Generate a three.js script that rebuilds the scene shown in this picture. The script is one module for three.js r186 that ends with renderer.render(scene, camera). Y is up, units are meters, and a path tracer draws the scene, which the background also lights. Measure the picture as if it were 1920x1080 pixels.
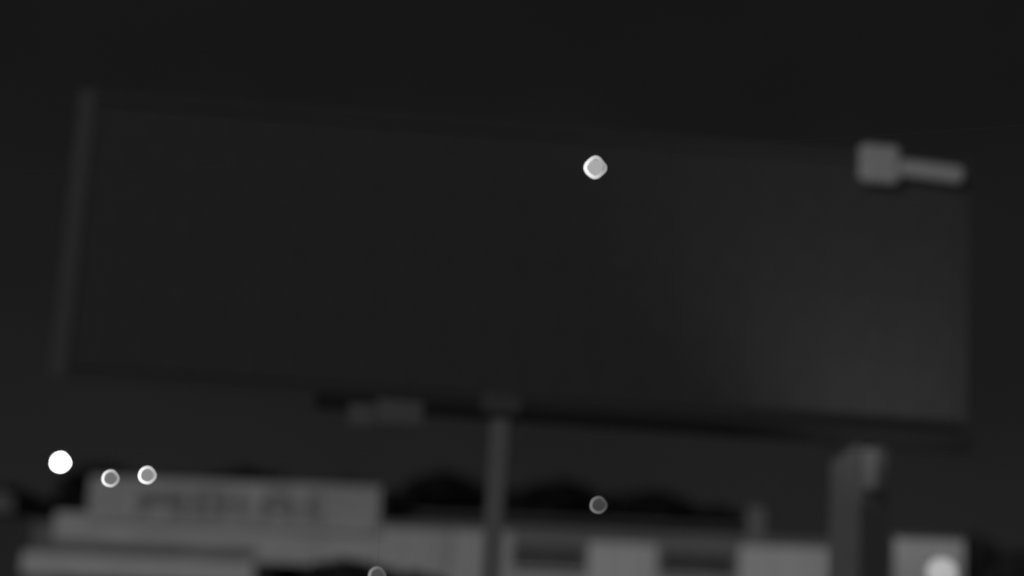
import * as THREE from 'three';
import { mergeGeometries } from 'three/addons/utils/BufferGeometryUtils.js';
import { RoundedBoxGeometry } from 'three/addons/geometries/RoundedBoxGeometry.js';
import { ImprovedNoise } from 'three/addons/math/ImprovedNoise.js';

// ---------------------------------------------------------------- camera, sky, light, exposure
const scene = new THREE.Scene();
const camera = new THREE.PerspectiveCamera(17.5, 16 / 9, 0.1, 1500);
camera.position.set(0, 2.5, 0);
camera.rotation.set(0.1981, 0, 0.0608);          // looks up at the billboard, slightly rolled
camera.focus = 10;                               // a surveillance lens focused far too close
camera.userData.fStop = 0.45;
camera.updateMatrixWorld(true);

function nightSky() {                             // city night sky: dull, a little paler towards the horizon
  const W = 512, H = 256, d = new Float32Array(W * H * 4), n = new ImprovedNoise();
  const stops = [[-90, .010], [-2, .0135], [3, .0150], [7, .0126], [10, .0106], [14, .0094], [18, .0083], [24, .0077], [90, .0074]];
  for (let j = 0; j < H; j++) for (let i = 0; i < W; i++) {
    const el = (j + .5) / H * 180 - 90, az = (i + .5) / W * Math.PI * 2;
    let k = 0; while (k < stops.length - 2 && el > stops[k + 1][0]) k++;
    const [a, va] = stops[k], [b, vb] = stops[k + 1], t = Math.min(1, Math.max(0, (el - a) / (b - a)));
    const c = Math.cos(el * Math.PI / 180), x = c * Math.cos(az), y = Math.sin(el * Math.PI / 180), z = c * Math.sin(az);
    const m = 1 + .10 * n.noise(x * 7 + 3, y * 12, z * 7) + .06 * n.noise(x * 19, y * 30 + 5, z * 19);
    const v = (va + (vb - va) * t) * m, o = (j * W + i) * 4;
    d[o] = d[o + 1] = d[o + 2] = v; d[o + 3] = 1;
  }
  const tex = new THREE.DataTexture(d, W, H, THREE.RGBAFormat, THREE.FloatType);
  tex.mapping = THREE.EquirectangularReflectionMapping; tex.magFilter = tex.minFilter = THREE.LinearFilter; tex.needsUpdate = true;
  return tex;
}
scene.background = scene.environment = nightSky();

const moon = new THREE.DirectionalLight(0xffffff, 0.6);   // soft glow of the town from the left and behind the camera
moon.position.set(-60, 48, 62);
moon.target.position.set(0, 4, -30);
moon.castShadow = true; moon.shadow.radius = 20; moon.shadow.mapSize.set(2048, 2048);
Object.assign(moon.shadow.camera, { left: -60, right: 60, top: 50, bottom: -50, near: 1, far: 260 });
scene.add(moon, moon.target);

const renderer = new THREE.WebGLRenderer({ antialias: true });
renderer.setSize(1024, 576);
renderer.toneMapping = THREE.LinearToneMapping;
renderer.toneMappingExposure = 1;
renderer.shadowMap.enabled = true;

// ---------------------------------------------------------------- helpers
let seed = 20267;
const rnd = () => { seed = (seed + 0x6D2B79F5) | 0; let t = Math.imul(seed ^ (seed >>> 15), 1 | seed); t = (t + Math.imul(t ^ (t >>> 7), 61 | t)) ^ t; return ((t ^ (t >>> 14)) >>> 0) / 4294967296; };
const used = {};
const numbered = (n) => { const k = used[n] = (used[n] ?? -1) + 1; return k ? `${n}_${String(k).padStart(3, '0')}` : n; };
const F = 540 / Math.tan(THREE.MathUtils.degToRad(8.75));
const ray = (px, py) => new THREE.Vector3((px - 960) / F, (540 - py) / F, -1).applyQuaternion(camera.quaternion);
const at = (px, py, depth) => ray(px, py).multiplyScalar(depth).add(camera.position);
// a vertical plane through (0, *, -D) turned by a; returns [distance along it, height] where a line of sight meets it
function onPlane(D, a, off = 0) {
  const n = new THREE.Vector3(Math.sin(a), 0, Math.cos(a)), u = new THREE.Vector3(Math.cos(a), 0, -Math.sin(a)), o = new THREE.Vector3(0, 0, -D).addScaledVector(n, off);
  return (px, py) => {
    const r = ray(px, py), k = o.clone().sub(camera.position).dot(n) / r.dot(n), p = camera.position.clone().addScaledVector(r, k);
    return [p.clone().sub(o).dot(u), p.y];
  };
}
function tag(o, label, category, group) { o.userData.label = label; o.userData.category = category; if (group) o.userData.group = group; return o; }
function thing(name, label, category, pos = [0, 0, 0], turn = 0, group) {
  const g = new THREE.Group(); g.name = numbered(name); g.position.set(...pos); g.rotation.y = turn; scene.add(g);
  return tag(g, label, category, group);
}
function part(name, geo, mat, parent) {
  const m = new THREE.Mesh(Array.isArray(geo) ? mergeGeometries(geo.map((g) => g.index ? g.toNonIndexed() : g)) : geo, mat);
  m.name = name; m.castShadow = m.receiveShadow = true; parent.add(m); return m;
}
function boxGeo(x0, x1, y0, y1, z0, z1, r = .015) {
  const w = x1 - x0, h = y1 - y0, d = z1 - z0, g = new RoundedBoxGeometry(w, h, d, r > .1 ? 3 : 1, Math.min(r, w / 2.2, h / 2.2, d / 2.2));
  return g.translate((x0 + x1) / 2, (y0 + y1) / 2, (z0 + z1) / 2);
}
const rod = (p, q, r, seg = 8) => {
  const a = new THREE.Vector3(...p), b = new THREE.Vector3(...q), g = new THREE.CylinderGeometry(r, r, a.distanceTo(b), seg);
  g.applyQuaternion(new THREE.Quaternion().setFromUnitVectors(new THREE.Vector3(0, 1, 0), b.clone().sub(a).normalize()));
  return g.translate((a.x + b.x) / 2, (a.y + b.y) / 2, (a.z + b.z) / 2);
};
function grain(amount, scale, streak = 1) {        // weathering multiplier, used as colour map on plain surfaces
  const N = 256, d = new Uint8Array(N * N * 4), n = new ImprovedNoise();
  for (let j = 0; j < N; j++) for (let i = 0; i < N; i++) {
    const x = i / N * scale, y = j / N * scale / streak;
    const v = 1 - amount * (.5 + .5 * (n.noise(x, y, 1.5) + .5 * n.noise(x * 2.7, y * 2.7, 4.2) + .3 * n.noise(x * 8, y * 8, 7)));
    const s = Math.round(255 * Math.min(1, Math.max(0, v)) ** (1 / 2.2)), o = (j * N + i) * 4;
    d[o] = d[o + 1] = d[o + 2] = s; d[o + 3] = 255;
  }
  const t = new THREE.DataTexture(d, N, N); t.colorSpace = THREE.SRGBColorSpace; t.wrapS = t.wrapT = THREE.RepeatWrapping;
  t.magFilter = t.minFilter = THREE.LinearFilter; t.needsUpdate = true; return t;
}
const worn = grain(.22, 6), streaked = grain(.25, 9, 4);
const grey = (v, rough = .85, metal = 0, map = worn) => {
  const m = new THREE.MeshStandardMaterial({ roughness: rough, metalness: metal, map }); m.color.setRGB(v * 1.12, v * 1.12, v * 1.12); return m;
};
const glow = (v, a = .3) => { const m = new THREE.MeshStandardMaterial({ roughness: .5 }); m.color.setRGB(a, a, a); m.emissive.setRGB(v, v, v); m.emissiveIntensity = 1; return m; };
const M = {
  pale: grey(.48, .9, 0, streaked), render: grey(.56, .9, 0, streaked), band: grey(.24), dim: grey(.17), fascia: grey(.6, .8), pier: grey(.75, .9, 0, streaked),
  panel: grey(.58, .9, 0, streaked), letter: grey(.255), dark: grey(.03), black: grey(.012), roof: grey(.045, .8), steel: grey(.16, .7), column: grey(.20, .7), columnDark: grey(.18, .7),
  screen: grey(.052, .85), frame: grey(.074, .7), plaque: grey(.14), fixture: grey(.44, .7), white: grey(.8, .8), bark: grey(.05),
  glass: new THREE.MeshStandardMaterial({ color: 0x303030, roughness: .35 }), house: grey(.24),
};
M.leaf = new THREE.MeshStandardMaterial({ roughness: .9, side: THREE.DoubleSide }); M.leaf.color.setRGB(.014, .014, .014);
M.leafPale = new THREE.MeshStandardMaterial({ roughness: .9, side: THREE.DoubleSide }); M.leafPale.color.setRGB(.045, .045, .045);

// ---------------------------------------------------------------- ground
{
  const g = new THREE.Mesh(new THREE.PlaneGeometry(2400, 2400, 8, 8).rotateX(-Math.PI / 2), grey(.05, .95));
  g.name = 'ground'; g.userData.kind = 'structure'; g.receiveShadow = true; scene.add(g);
}

// ---------------------------------------------------------------- shop with the raised sign parapet (lower left)
const YAW = -.26;
function facade(name, label, category, D, px0, px1, yRef) {   // group at the facade's foot; returns converters to its own axes
  const hit = onPlane(D, YAW), s0 = (hit(px0, yRef)[0] + hit(px1, yRef)[0]) / 2;
  const g = thing(name, label, category, [s0 * Math.cos(YAW), 0, -D - s0 * Math.sin(YAW)], YAW);
  const rect = (x0, x1, y0, y1, z = 0) => {        // pixels -> [left, right, bottom, top] on the facade, z metres proud
    const h = onPlane(D, YAW, z), xm = (x0 + x1) / 2, ym = (y0 + y1) / 2;
    return [h(x0, ym)[0] - s0, h(x1, ym)[0] - s0, h(xm, y1)[1], h(xm, y0)[1]];
  };
  return { g, rect };
}
{
  const { g, rect } = facade('shop_building', 'long pale shop with dark lettering on its raised sign parapet, lower left', 'shop', 45, 100, 722, 990);
  const S = rect(168, 716, 903, 992), W = rect(100, 722, 972, 1024), A = rect(480, 722, 1024, 1060);
  part('wall', [boxGeo(W[0], W[1], W[2], W[3], -6, 0), boxGeo(A[0] + 1.6, W[1], 0, W[2], -6, -.002)], M.render, g);
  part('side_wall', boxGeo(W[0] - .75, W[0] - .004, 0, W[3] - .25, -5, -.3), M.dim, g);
  part('sign_parapet', boxGeo(S[0], S[1], S[2], S[3], -.3, .12, .03), M.pale, g);
  // five dark raised letters, too blurred in the picture to read
  const Z = .12, L = (x0, x1, y0, y1) => rect(x0, x1, y0, y1, Z);
  const strokes = [
    (b, w, h) => [[0, 0, .24 * w, h], [.76 * w, 0, w, h], [.24 * w, .45 * h, .5 * w, .95 * h], [.5 * w, .45 * h, .76 * w, .95 * h]],
    (b, w, h) => [[0, 0, .3 * w, h], [.3 * w, 0, w, .28 * h], [.3 * w, .72 * h, w, h], [.72 * w, .28 * h, w, .72 * h]],
    (b, w, h) => [[.25 * w, 0, .75 * w, h]],
    (b, w, h) => [[0, 0, .28 * w, .7 * h], [.72 * w, 0, w, .7 * h], [.15 * w, .7 * h, .85 * w, h], [.28 * w, .25 * h, .72 * w, .45 * h]],
    (b, w, h) => [[0, 0, .4 * w, h], [.4 * w, 0, w, .28 * h], [.4 * w, .72 * h, w, h]],
  ];
  [[258, 346, 920, 966], [362, 426, 920, 968], [436, 468, 925, 966], [489, 553, 924, 970], [574, 606, 926, 972]].forEach(([x0, x1, y0, y1], i) => {
    const r = L(x0, x1, y0, y1), w = r[1] - r[0], h = r[3] - r[2];
    part('letter', strokes[i](r, w, h).map(([a, b, c, d]) => boxGeo(r[0] + a + .004, r[0] + c - .004, r[2] + b + .004, r[2] + d - .004, Z + .002, Z + .06, .01)), M.letter, g);
  });
  // shade under the wall painted as a dark strip, and the verandah front
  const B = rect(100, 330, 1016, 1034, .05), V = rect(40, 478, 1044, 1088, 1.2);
  part('shade_band', boxGeo(B[0], B[1], B[2], B[3], .003, .05), M.band, g);
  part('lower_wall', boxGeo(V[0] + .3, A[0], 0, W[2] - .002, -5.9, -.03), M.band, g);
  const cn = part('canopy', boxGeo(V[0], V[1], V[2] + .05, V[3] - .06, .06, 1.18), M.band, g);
  part('fascia_board', boxGeo(V[0], V[1], V[2], V[3], 1.182, 1.24), M.fascia, cn);
  for (const t of [.02, .5, .98]) { const x = V[0] + (V[1] - V[0]) * t; part('canopy_post', boxGeo(x - .05, x + .05, 0, V[2] + .04, 1.0, 1.1), M.steel, g); }
  // open, unlit entrance right of the verandah
  part('doorway', boxGeo(A[0] + .004, A[0] + 1.59, 0, W[2] - .01, -2.2, -2.0), M.black, g);
  part('door_lintel', boxGeo(A[0] + .004, A[0] + 1.59, W[2] - .35, W[2] - .006, -.2, -.01), M.render, g);
}

// ---------------------------------------------------------------- long building with two dark windows (lower right)
{
  const { g, rect } = facade('workshop_building', 'long flat-roofed grey building with two dark windows between pale panels', 'building', 45.06, 708, 1556, 1005);
  const W = rect(708, 1556, 1000, 1040), top = rect(724, 1556, 1003, 1003)[3];
  const w1 = rect(966, 1096, 1027, 1071), w2 = rect(1242, 1378, 1036, 1077);
  const wy0 = (w1[2] + w2[2]) / 2, wy1 = (w1[3] + w2[3]) / 2;
  part('wall', [
    boxGeo(W[0], W[1], wy1, top, -7, 0),
    boxGeo(W[0], w1[0], wy0, wy1, -7, 0, .002), boxGeo(w1[1], w2[0], wy0, wy1, -7, 0, .002), boxGeo(w2[1], W[1], wy0, wy1, -7, 0, .002),
  ], M.band, g);
  part('lower_wall', boxGeo(W[0], W[1], 0, wy0 - .002, -7, 0), M.panel, g);
  part('coping', boxGeo(W[0] - .06, W[1] + .06, top + .002, top + .10, -7.06, .07), M.band, g);
  for (const [x0, x1, y0, m] of [[708, 846, 992, M.render], [849, 964, 996, M.panel], [1106, 1234, 1020, M.pier], [1388, 1556, 1026, M.pier]]) {
    const r = rect(x0, x1, y0, y0 + 8);
    part('wall_panel', boxGeo(r[0], r[1], 0, Math.min(r[3], top - .004), .003, .06), m, g);
  }
  for (const w of [w1, w2]) {
    const pane = part('window', boxGeo(w[0] + .05, w[1] - .05, wy0 + .05, wy1 - .05, -.16, -.12), M.glass, g);
    const cx = (w[0] + w[1]) / 2, t = .05;
    part('frame', [boxGeo(w[0], w[0] + t, wy0, wy1, -.18, -.06, .004), boxGeo(w[1] - t, w[1], wy0, wy1, -.18, -.06, .004), boxGeo(w[0] + t, w[1] - t, wy0, wy0 + t, -.18, -.06, .004), boxGeo(w[0] + t, w[1] - t, wy1 - t, wy1, -.18, -.06, .004), boxGeo(cx - .025, cx + .025, wy0 + t, wy1 - t, -.17, -.08, .004)], M.dim, pane);
    part('sill', boxGeo(w[0] - .05, w[1] + .05, wy0 - .06, wy0 - .004, .004, .14), M.pier, pane);
  }
  const f = rect(1394, 1430, 948, 1012);
  const flue = part('roof_flue', boxGeo(f[0], f[1], top + .102, f[3], -1.0, -.6, .03), M.column, g);
  part('flue_cap', boxGeo(f[0] - .05, f[1] + .05, f[3] + .002, f[3] + .06, -1.05, -.55), M.steel, flue);
}

// ---------------------------------------------------------------- low dark roof beyond the long building
{
  const { g, rect } = facade('warehouse', 'dark low-roofed warehouse between the trees and the long grey building', 'warehouse', 56, 700, 1400, 980);
  const R = rect(700, 1400, 953, 1010), h = R[3];
  part('wall', boxGeo(R[0] + .2, R[1] - .2, 0, R[2] - .2, -9, 0), M.roof, g);
  const s = new THREE.Shape([[.4, R[2] - .25], [.4, R[2] - .1], [-4.5, h], [-9.4, R[2] - .1], [-9.4, R[2] - .25]].map(([a, b]) => new THREE.Vector2(-a, b)));
  const e = new THREE.ExtrudeGeometry(s, { depth: R[1] - R[0], bevelEnabled: false }).rotateY(Math.PI / 2).translate(R[0], 0, 0);
  const roof = part('roof', e, M.roof, g);
  part('ridge_cap', boxGeo(R[0], R[1], h - .03, h + .05, -4.7, -4.3), M.steel, roof);
}

// ---------------------------------------------------------------- dim house at the left edge
{
  const c = at(60, 960, 58), e = at(4, 938, 57.7), g = thing('house', 'dim low house with a small pale gable at the left edge of the scene', 'house', [c.x, 0, c.z], .25);
  const x = (e.x - c.x) / Math.cos(.25);
  part('wall', boxGeo(-3.2, .9, 0, c.y - .1, -3, 0), M.frame, g);
  const s = new THREE.Shape([[-3.4, 0], [-3.4, .05], [1.05, .05], [1.05, 0]].map(([a, b]) => new THREE.Vector2(a, b + c.y - .096)));
  part('roof', new THREE.ExtrudeGeometry(s, { depth: 3.3, bevelEnabled: false }).translate(0, 0, -3.15), M.roof, g);
  const t = new THREE.Shape([[x - .5, c.y - .04], [x - .5, e.y + .1], [x - .1, e.y + .3], [x + .3, e.y + .1], [x + .3, c.y - .04]].map(([a, b]) => new THREE.Vector2(a, b)));
  part('gable', new THREE.ExtrudeGeometry(t, { depth: .2, bevelEnabled: false }).translate(0, 0, -.4), M.house, g);
}

// ---------------------------------------------------------------- trees
function crownGeo(n, size, flat) {                 // leaf sprays on lobes, denser towards the outside, with gaps
  const lobes = []; for (let i = 0; i < 13; i++) { const a = rnd() * 6.283, r = .2 + .42 * rnd(), y = -.45 + rnd() * 1.05; lobes.push([Math.cos(a) * r * (1 - .3 * y), y, Math.sin(a) * r * (1 - .3 * y), .26 + .2 * rnd()]); }
  const p = [], q = new THREE.Quaternion(), e = new THREE.Euler(), v = new THREE.Vector3();
  for (let i = 0; i < n; i++) {
    const l = lobes[Math.floor(rnd() * lobes.length)], u = rnd() * 2 - 1, a = rnd() * 6.283, rr = l[3] * Math.pow(rnd(), .4), s = Math.sqrt(1 - u * u);
    const c = [l[0] + Math.cos(a) * s * rr, l[1] * flat + u * rr * .8, l[2] + Math.sin(a) * s * rr], w = size * (.6 + .8 * rnd());
    q.setFromEuler(e.set(rnd() * 6.283, rnd() * 6.283, rnd() * 6.283));
    const P = [[-w, 0, 0], [0, -.45 * w, .1 * w], [w, 0, 0], [0, .45 * w, .1 * w]].map((k) => { v.set(...k).applyQuaternion(q); return [v.x + c[0], v.y + c[1], v.z + c[2]]; });
    for (const k of [0, 1, 2, 0, 2, 3]) p.push(...P[k]);
  }
  const g = new THREE.BufferGeometry(); g.setAttribute('position', new THREE.Float32BufferAttribute(p, 3)); g.computeVertexNormals(); return g;
}
const crowns = [crownGeo(9000, .085, 1), crownGeo(9000, .085, .85), crownGeo(9000, .08, .9)];
function tree(px, yTop, wpx, depth, kind, label, mat = M.leaf, tall = 1) {
  const t = at(px, yTop - 9, depth), R = wpx / 2 * depth / F / .50, H = R * tall;
  const g = thing('tree', label, 'tree', [t.x, 0, t.z], kind * 2.1, 'dark trees behind the shops');
  const base = t.y - H * 1.02;
  const trunk = [rod([0, 0, 0], [0, base, 0], .13 + R * .03), ...[0, 1, 2, 3, 4].map((k) => { const a = k * 1.257; return rod([0, base - H * .7, 0], [Math.cos(a) * R * .5, base + H * (.1 + .08 * k), Math.sin(a) * R * .5], .05); })];
  part('trunk', trunk, M.bark, g);
  const c = part('crown', crowns[kind % 3], mat, g); c.position.y = base; c.scale.set(R * 1.25, H, R);
}
const beh = 64;
[
  [30, 892, 150, 1, 'bushy dark tree between the left edge and the bright lamp'],
  [330, 852, 220, 2, 'dark tree showing over the sign parapet beside the second blurred lamp'],
  [500, 860, 240, 0, 'dark tree showing over the middle of the sign parapet'],
  [655, 872, 210, 1, 'dark tree showing over the right end of the sign parapet'],
  [772, 898, 150, 2, 'dark tree right beside the sign parapet, left of the taller one'],
  [852, 872, 170, 0, 'tallest dark tree, just left of the middle steel column'],
  [1010, 884, 190, 1, 'dark tree just right of the middle steel column'],
  [1130, 889, 190, 2, 'dark tree right behind the dim blurred lamp'],
  [1245, 906, 190, 0, 'dark tree above the right-hand dark window'],
  [808, 888, 150, 1, 'dark tree just left of the tallest one, behind the shop end'],
  [935, 883, 150, 2, 'dark tree hidden by the middle steel column'],
  [1070, 888, 160, 0, 'dark tree next to the left of the dim blurred lamp'],
  [1190, 898, 160, 1, 'dark tree next to the right of the dim blurred lamp'],
  [1296, 920, 140, 2, 'dark tree sloping down towards the roof flue'],
  [1338, 932, 120, 1, 'lowest dark tree of the row, beside the roof flue'],
].forEach(([x, y, w, k, l]) => tree(x, y, w, beh, k, l));
tree(1884, 992, 130, 50, 2, 'dark bush-like tree in the lower right corner', M.leafPale);
{
  const g = thing('shrub', 'dark round-topped shrub in front of the shop entrance', 'shrub', (() => { const p = at(672, 1080, 40); return [p.x, 0, p.z]; })());
  const top = at(655, 1040, 40).y, R = 185 * 40 / F;
  part('stem', rod([0, 0, 0], [0, top - .8, 0], .12), M.bark, g);
  const c = part('crown', crowns[0], M.leafPale, g); c.scale.set(R * 1.3, 1.5, R * .8); c.position.y = top - 1.4;
}

// ---------------------------------------------------------------- digital billboard
const BY = .0611, BC = [.1466, 7.851, -25], BW = 12.3657, BH = 3.9519;
const bb = thing('digital_billboard', 'huge switched-off digital billboard raised on two steel columns', 'billboard', [BC[0], 0, BC[2]], BY);
{
  const hw = BW / 2, y0 = BC[1] - BH / 2, y1 = BC[1] + BH / 2;
  const loc = (px, py, z = 0) => { const n = onPlane(-BC[2] + BC[0] * Math.tan(BY), BY, z)(px, py); return [n[0] - BC[0] / Math.cos(BY), n[1]]; };
  part('cabinet', boxGeo(-hw + .02, hw - .02, y0 + .06, y1 - .02, -.26, -.03), M.dark, bb);
  // LED cabinets, a hair's gap between them
  const nx = 12, ny = 4, sw = (BW - .37) / nx, sh = (BH - .3) / ny, tile = boxGeo(-sw / 2 + .001, sw / 2 - .001, -sh / 2 + .001, sh / 2 - .001, -.026, 0, .002);
  for (let i = 0; i < nx; i++) for (let j = 0; j < ny; j++) {
    const t = part('screen_panel', tile, M.screen, bb); t.position.set(-hw + .23 + sw * (i + .5), y0 + .15 + sh * (j + .5), .001 * ((i * 7 + j * 3) % 3));
  }
  part('side_frame', boxGeo(-hw - .04, -hw + .22, y0 - .02, y1 + .02, -.02, .02), M.frame, bb);
  part('side_frame', boxGeo(hw - .13, hw, y0, y1, -.02, .01), M.screen, bb);
  part('top_frame', boxGeo(-hw + .222, hw - .132, y1 - .13, y1, -.02, .01), M.screen, bb);
  part('bottom_frame', boxGeo(-hw + .222, hw - .132, y0, y0 + .13, -.02, .01), M.screen, bb);
  // dark service walkway under the screen
  const wl = loc(592, 760)[0], wk = part('walkway', boxGeo(wl, hw - .02, y0 - .2, y0 + .005, .08, .36), M.black, bb);
  const beams = []; for (let x = wl + .1; x < hw - .2; x += .9) beams.push(boxGeo(x - .03, x + .03, y0 - .02, y0 + .02, -.02, .078));
  part('walkway_bracket', beams, M.black, wk);
  // pale plates on the walkway's front
  for (const [a, b, c, d] of [[656, 700, 756, 802], [706, 792, 748, 800]]) { const p = loc(a, c, .38), q = loc(b, d, .38); part('plate', boxGeo(p[0], q[0], q[1], p[1], .362, .4), M.plaque, bb); }
  // columns
  const colGeo = (w, h) => boxGeo(-w / 2, w / 2, 0, h, -w / 2, w / 2, .02);
  const c1 = loc(928, 950, .22), mid = part('column', colGeo(.24, y0 - .152), M.column, bb); mid.position.set(c1[0], 0, .22);
  part('head_plate', boxGeo(-.26, .26, y0 - .14, y0 + .12, .142, .18), M.frame, mid);
  const c2 = loc(1608, 950, -.02), rt = part('column', colGeo(.54, y0 - .02), M.columnDark, bb); rt.position.set(c2[0], 0, -.02); rt.rotation.y = -.98;
  const jb = loc(1628, 878, .42); part('junction_box', [boxGeo(jb[0] - .1, jb[0] + .1, jb[1] - .27, jb[1] + .27, .4, .46), boxGeo(jb[0] - .03, jb[0] + .03, jb[1] - .15, jb[1] + .15, .3, .399)], M.steel, bb);
  // pale fitting on the top right corner
  const a = loc(1613, 266, .22), b = loc(1690, 343, .22), fx = part('floodlight_housing', boxGeo(a[0], b[0], b[1], a[1], .02, .24, .2), M.fixture, bb);
  const p = loc(1692, 308, .3), q = loc(1814, 324, .3);
  const arm = new RoundedBoxGeometry(q[0] - p[0], .24, .2, 3, .09).rotateZ(Math.atan2(q[1] - p[1], q[0] - p[0])).translate((p[0] + q[0]) / 2, (p[1] + q[1]) / 2, .13);
  part('support_arm', arm, M.fixture, bb);
}

// ---------------------------------------------------------------- small white block and the floodlight on a post, under the billboard's right end
{
  const { g, rect } = facade('white_building', 'narrow white block behind the glowing globe floodlight, lower right', 'building', 40, 1676, 1808, 1040);
  const W = rect(1676, 1808, 1011, 1075);
  part('wall', boxGeo(W[0], W[1], 0, W[3], -3, 0, .03), M.white, g);
  part('roof', boxGeo(W[0] - .05, W[1] + .05, W[3] + .002, W[3] + .06, -3.05, .05), M.band, g);
  const D = 22, l = at(1766, 1074, D), r = 28 * D / F;
  const L = thing('floodlight', 'round glowing globe floodlight on a post before the white block', 'floodlight', [l.x, 0, l.z], 0);
  part('post', rod([0, 0, 0], [0, l.y - r - .04, 0], .03), M.steel, L);
  part('collar', new THREE.CylinderGeometry(.05, .04, .06, 20).translate(0, l.y - r - .008, 0), M.steel, L);
  part('lamp_globe', new THREE.SphereGeometry(r, 28, 20).translate(0, l.y, 0), glow(.40), L);
  const sp = new THREE.SpotLight(0xffffff, 15, 0, .8, 1, 2);
  sp.position.set(l.x, l.y + r * .9, l.z - r * .9); sp.target.position.set(BC[0] + 5.2, 9.2, -25.3); sp.castShadow = true;
  scene.add(sp, sp.target);
}

// ---------------------------------------------------------------- defocused lamps built as ring fittings at the focus, on two added wires
const LD = 9.25, wireMat = grey(.10, .8);
const wirePy = (x, y0, sag, slope) => y0 + slope * (x - 960) - sag * ((x - 960) / 1160) ** 2;
function wire(label, y0, sag, slope) {  // wires added to hold the lamps; none are seen
  const pts = []; for (let x = -900; x <= 2820; x += 120) pts.push(at(x, wirePy(x, y0, sag, slope), LD));
  const o = pts[0].clone(), g = new THREE.TubeGeometry(new THREE.CatmullRomCurve3(pts.map((p) => p.sub(o))), 160, .0007, 5);
  const m = new THREE.Mesh(g, wireMat); m.name = numbered('added_wire'); m.position.copy(o); m.castShadow = true; scene.add(m);
  return tag(m, label, 'wire', 'added thin wires carrying the lamps');
}
wire('added thin dark wire across the billboard carrying a single lamp', 292, 20, -.045);
wire('added thin dark wire below the billboard carrying five lamps', 852, 14, .004);
function rimMap() {                                // blur rings are brighter on one side; painted into the rim emission
  const N = 64, d = new Uint8Array(N * 4); for (let i = 0; i < N; i++) { const v = Math.round(255 * (.80 + .2 * Math.cos(i / N * 6.283 - 3.3))); d.set([v, v, v, 255], i * 4); }
  const t = new THREE.DataTexture(d, N, 1); t.wrapS = THREE.RepeatWrapping; t.magFilter = t.minFilter = THREE.LinearFilter; t.colorSpace = THREE.SRGBColorSpace; t.needsUpdate = true; return t;
}
const rimTex = rimMap();
const uneven = (g, four) => {                      // gives the fittings the uneven outline of blur discs
  const p = g.attributes.position;
  for (let i = 0; i < p.count; i++) { const x = p.getX(i), y = p.getY(i), a = Math.atan2(y, x), k = 1 + four * Math.cos(4 * a) + .018 * Math.cos(3 * a + 1) + .012 * Math.cos(5 * a); p.setX(i, x * k); p.setY(i, y * k); }
  g.computeVertexNormals(); return g;
};
function lamp(px, py, rpx, rim, core, wireY, label, four = .01) {
  const p = at(px, py, LD), g = thing('blurred_lamp', label, 'lamp', [p.x, p.y, p.z], 0, 'defocused lamps built as fittings on the added wires');
  g.rotation.set(.15, -Math.atan2(p.x, -p.z) , 0);
  const r = rpx * LD / F, rm = glow(rim, .06), tr = r * .15;
  if (core < 1) rm.emissiveMap = rimTex;
  part('housing', new THREE.LatheGeometry([[0, -r * .8], [r * .5, -r * .8], [r * .93, -r * .25], [r * .93, -tr * .6], [0, -tr * .6]].map((k) => new THREE.Vector2(...k)), 32).rotateX(Math.PI / 2), M.dark, g);
  const tor = new THREE.TorusGeometry(r - tr, tr, 10, 48);
  part('lamp_blur_rim', uneven(tor, four), rm, g);  // rim stands in for the bright edge of a defocused lamp's disc
  part('lamp_blur_centre', new THREE.SphereGeometry(r - tr * 2, 32, 8, 0, 6.2832, 0, Math.PI / 2).scale(1, .12, 1).rotateX(Math.PI / 2).translate(0, 0, -tr * .4), glow(core, .03), g);
  part('added_hanger', rod([0, r, -r * .3], [0, r + Math.max(.01, (py - rpx - wireY) * LD / F), -r * .3], 0.0004, 5), wireMat, g);  // added along with the wires; the real mounting is unknown
  const l = new THREE.PointLight(0xffffff, .0006 * (rim + core), 0, 2); l.position.copy(at(px, py, LD - r - .06)); l.castShadow = true; scene.add(l);
}
const wy = (x) => wirePy(x, 852, 14, .004);
lamp(113, 867, 21, 1.6, 1.6, wy(113), 'brightest lamp, its blur disc built as a solid white fitting, far left under the billboard');
lamp(207, 897, 16.5, 1.05, .16, wy(207), 'bright defocused lamp built as a ring with grey centre at the sign parapet corner, left one of two');
lamp(276, 891, 17, 1.35, .24, wy(276), 'brighter defocused lamp built as a ring with grey centre above the first dark letter');
lamp(1122, 947, 16.5, .2, .042, wy(1122), 'dim defocused lamp built as a ring before the dark trees');
lamp(707, 1079, 17, .27, .065, wy(707), 'dim defocused lamp built as a ring at the bottom, in front of the shrub');
lamp(1116, 314, 21, 1.05, .38, wirePy(1116, 292, 20, -.045), 'bright defocused light built as a round fitting in front of the billboard screen', .05);

renderer.render(scene, camera);
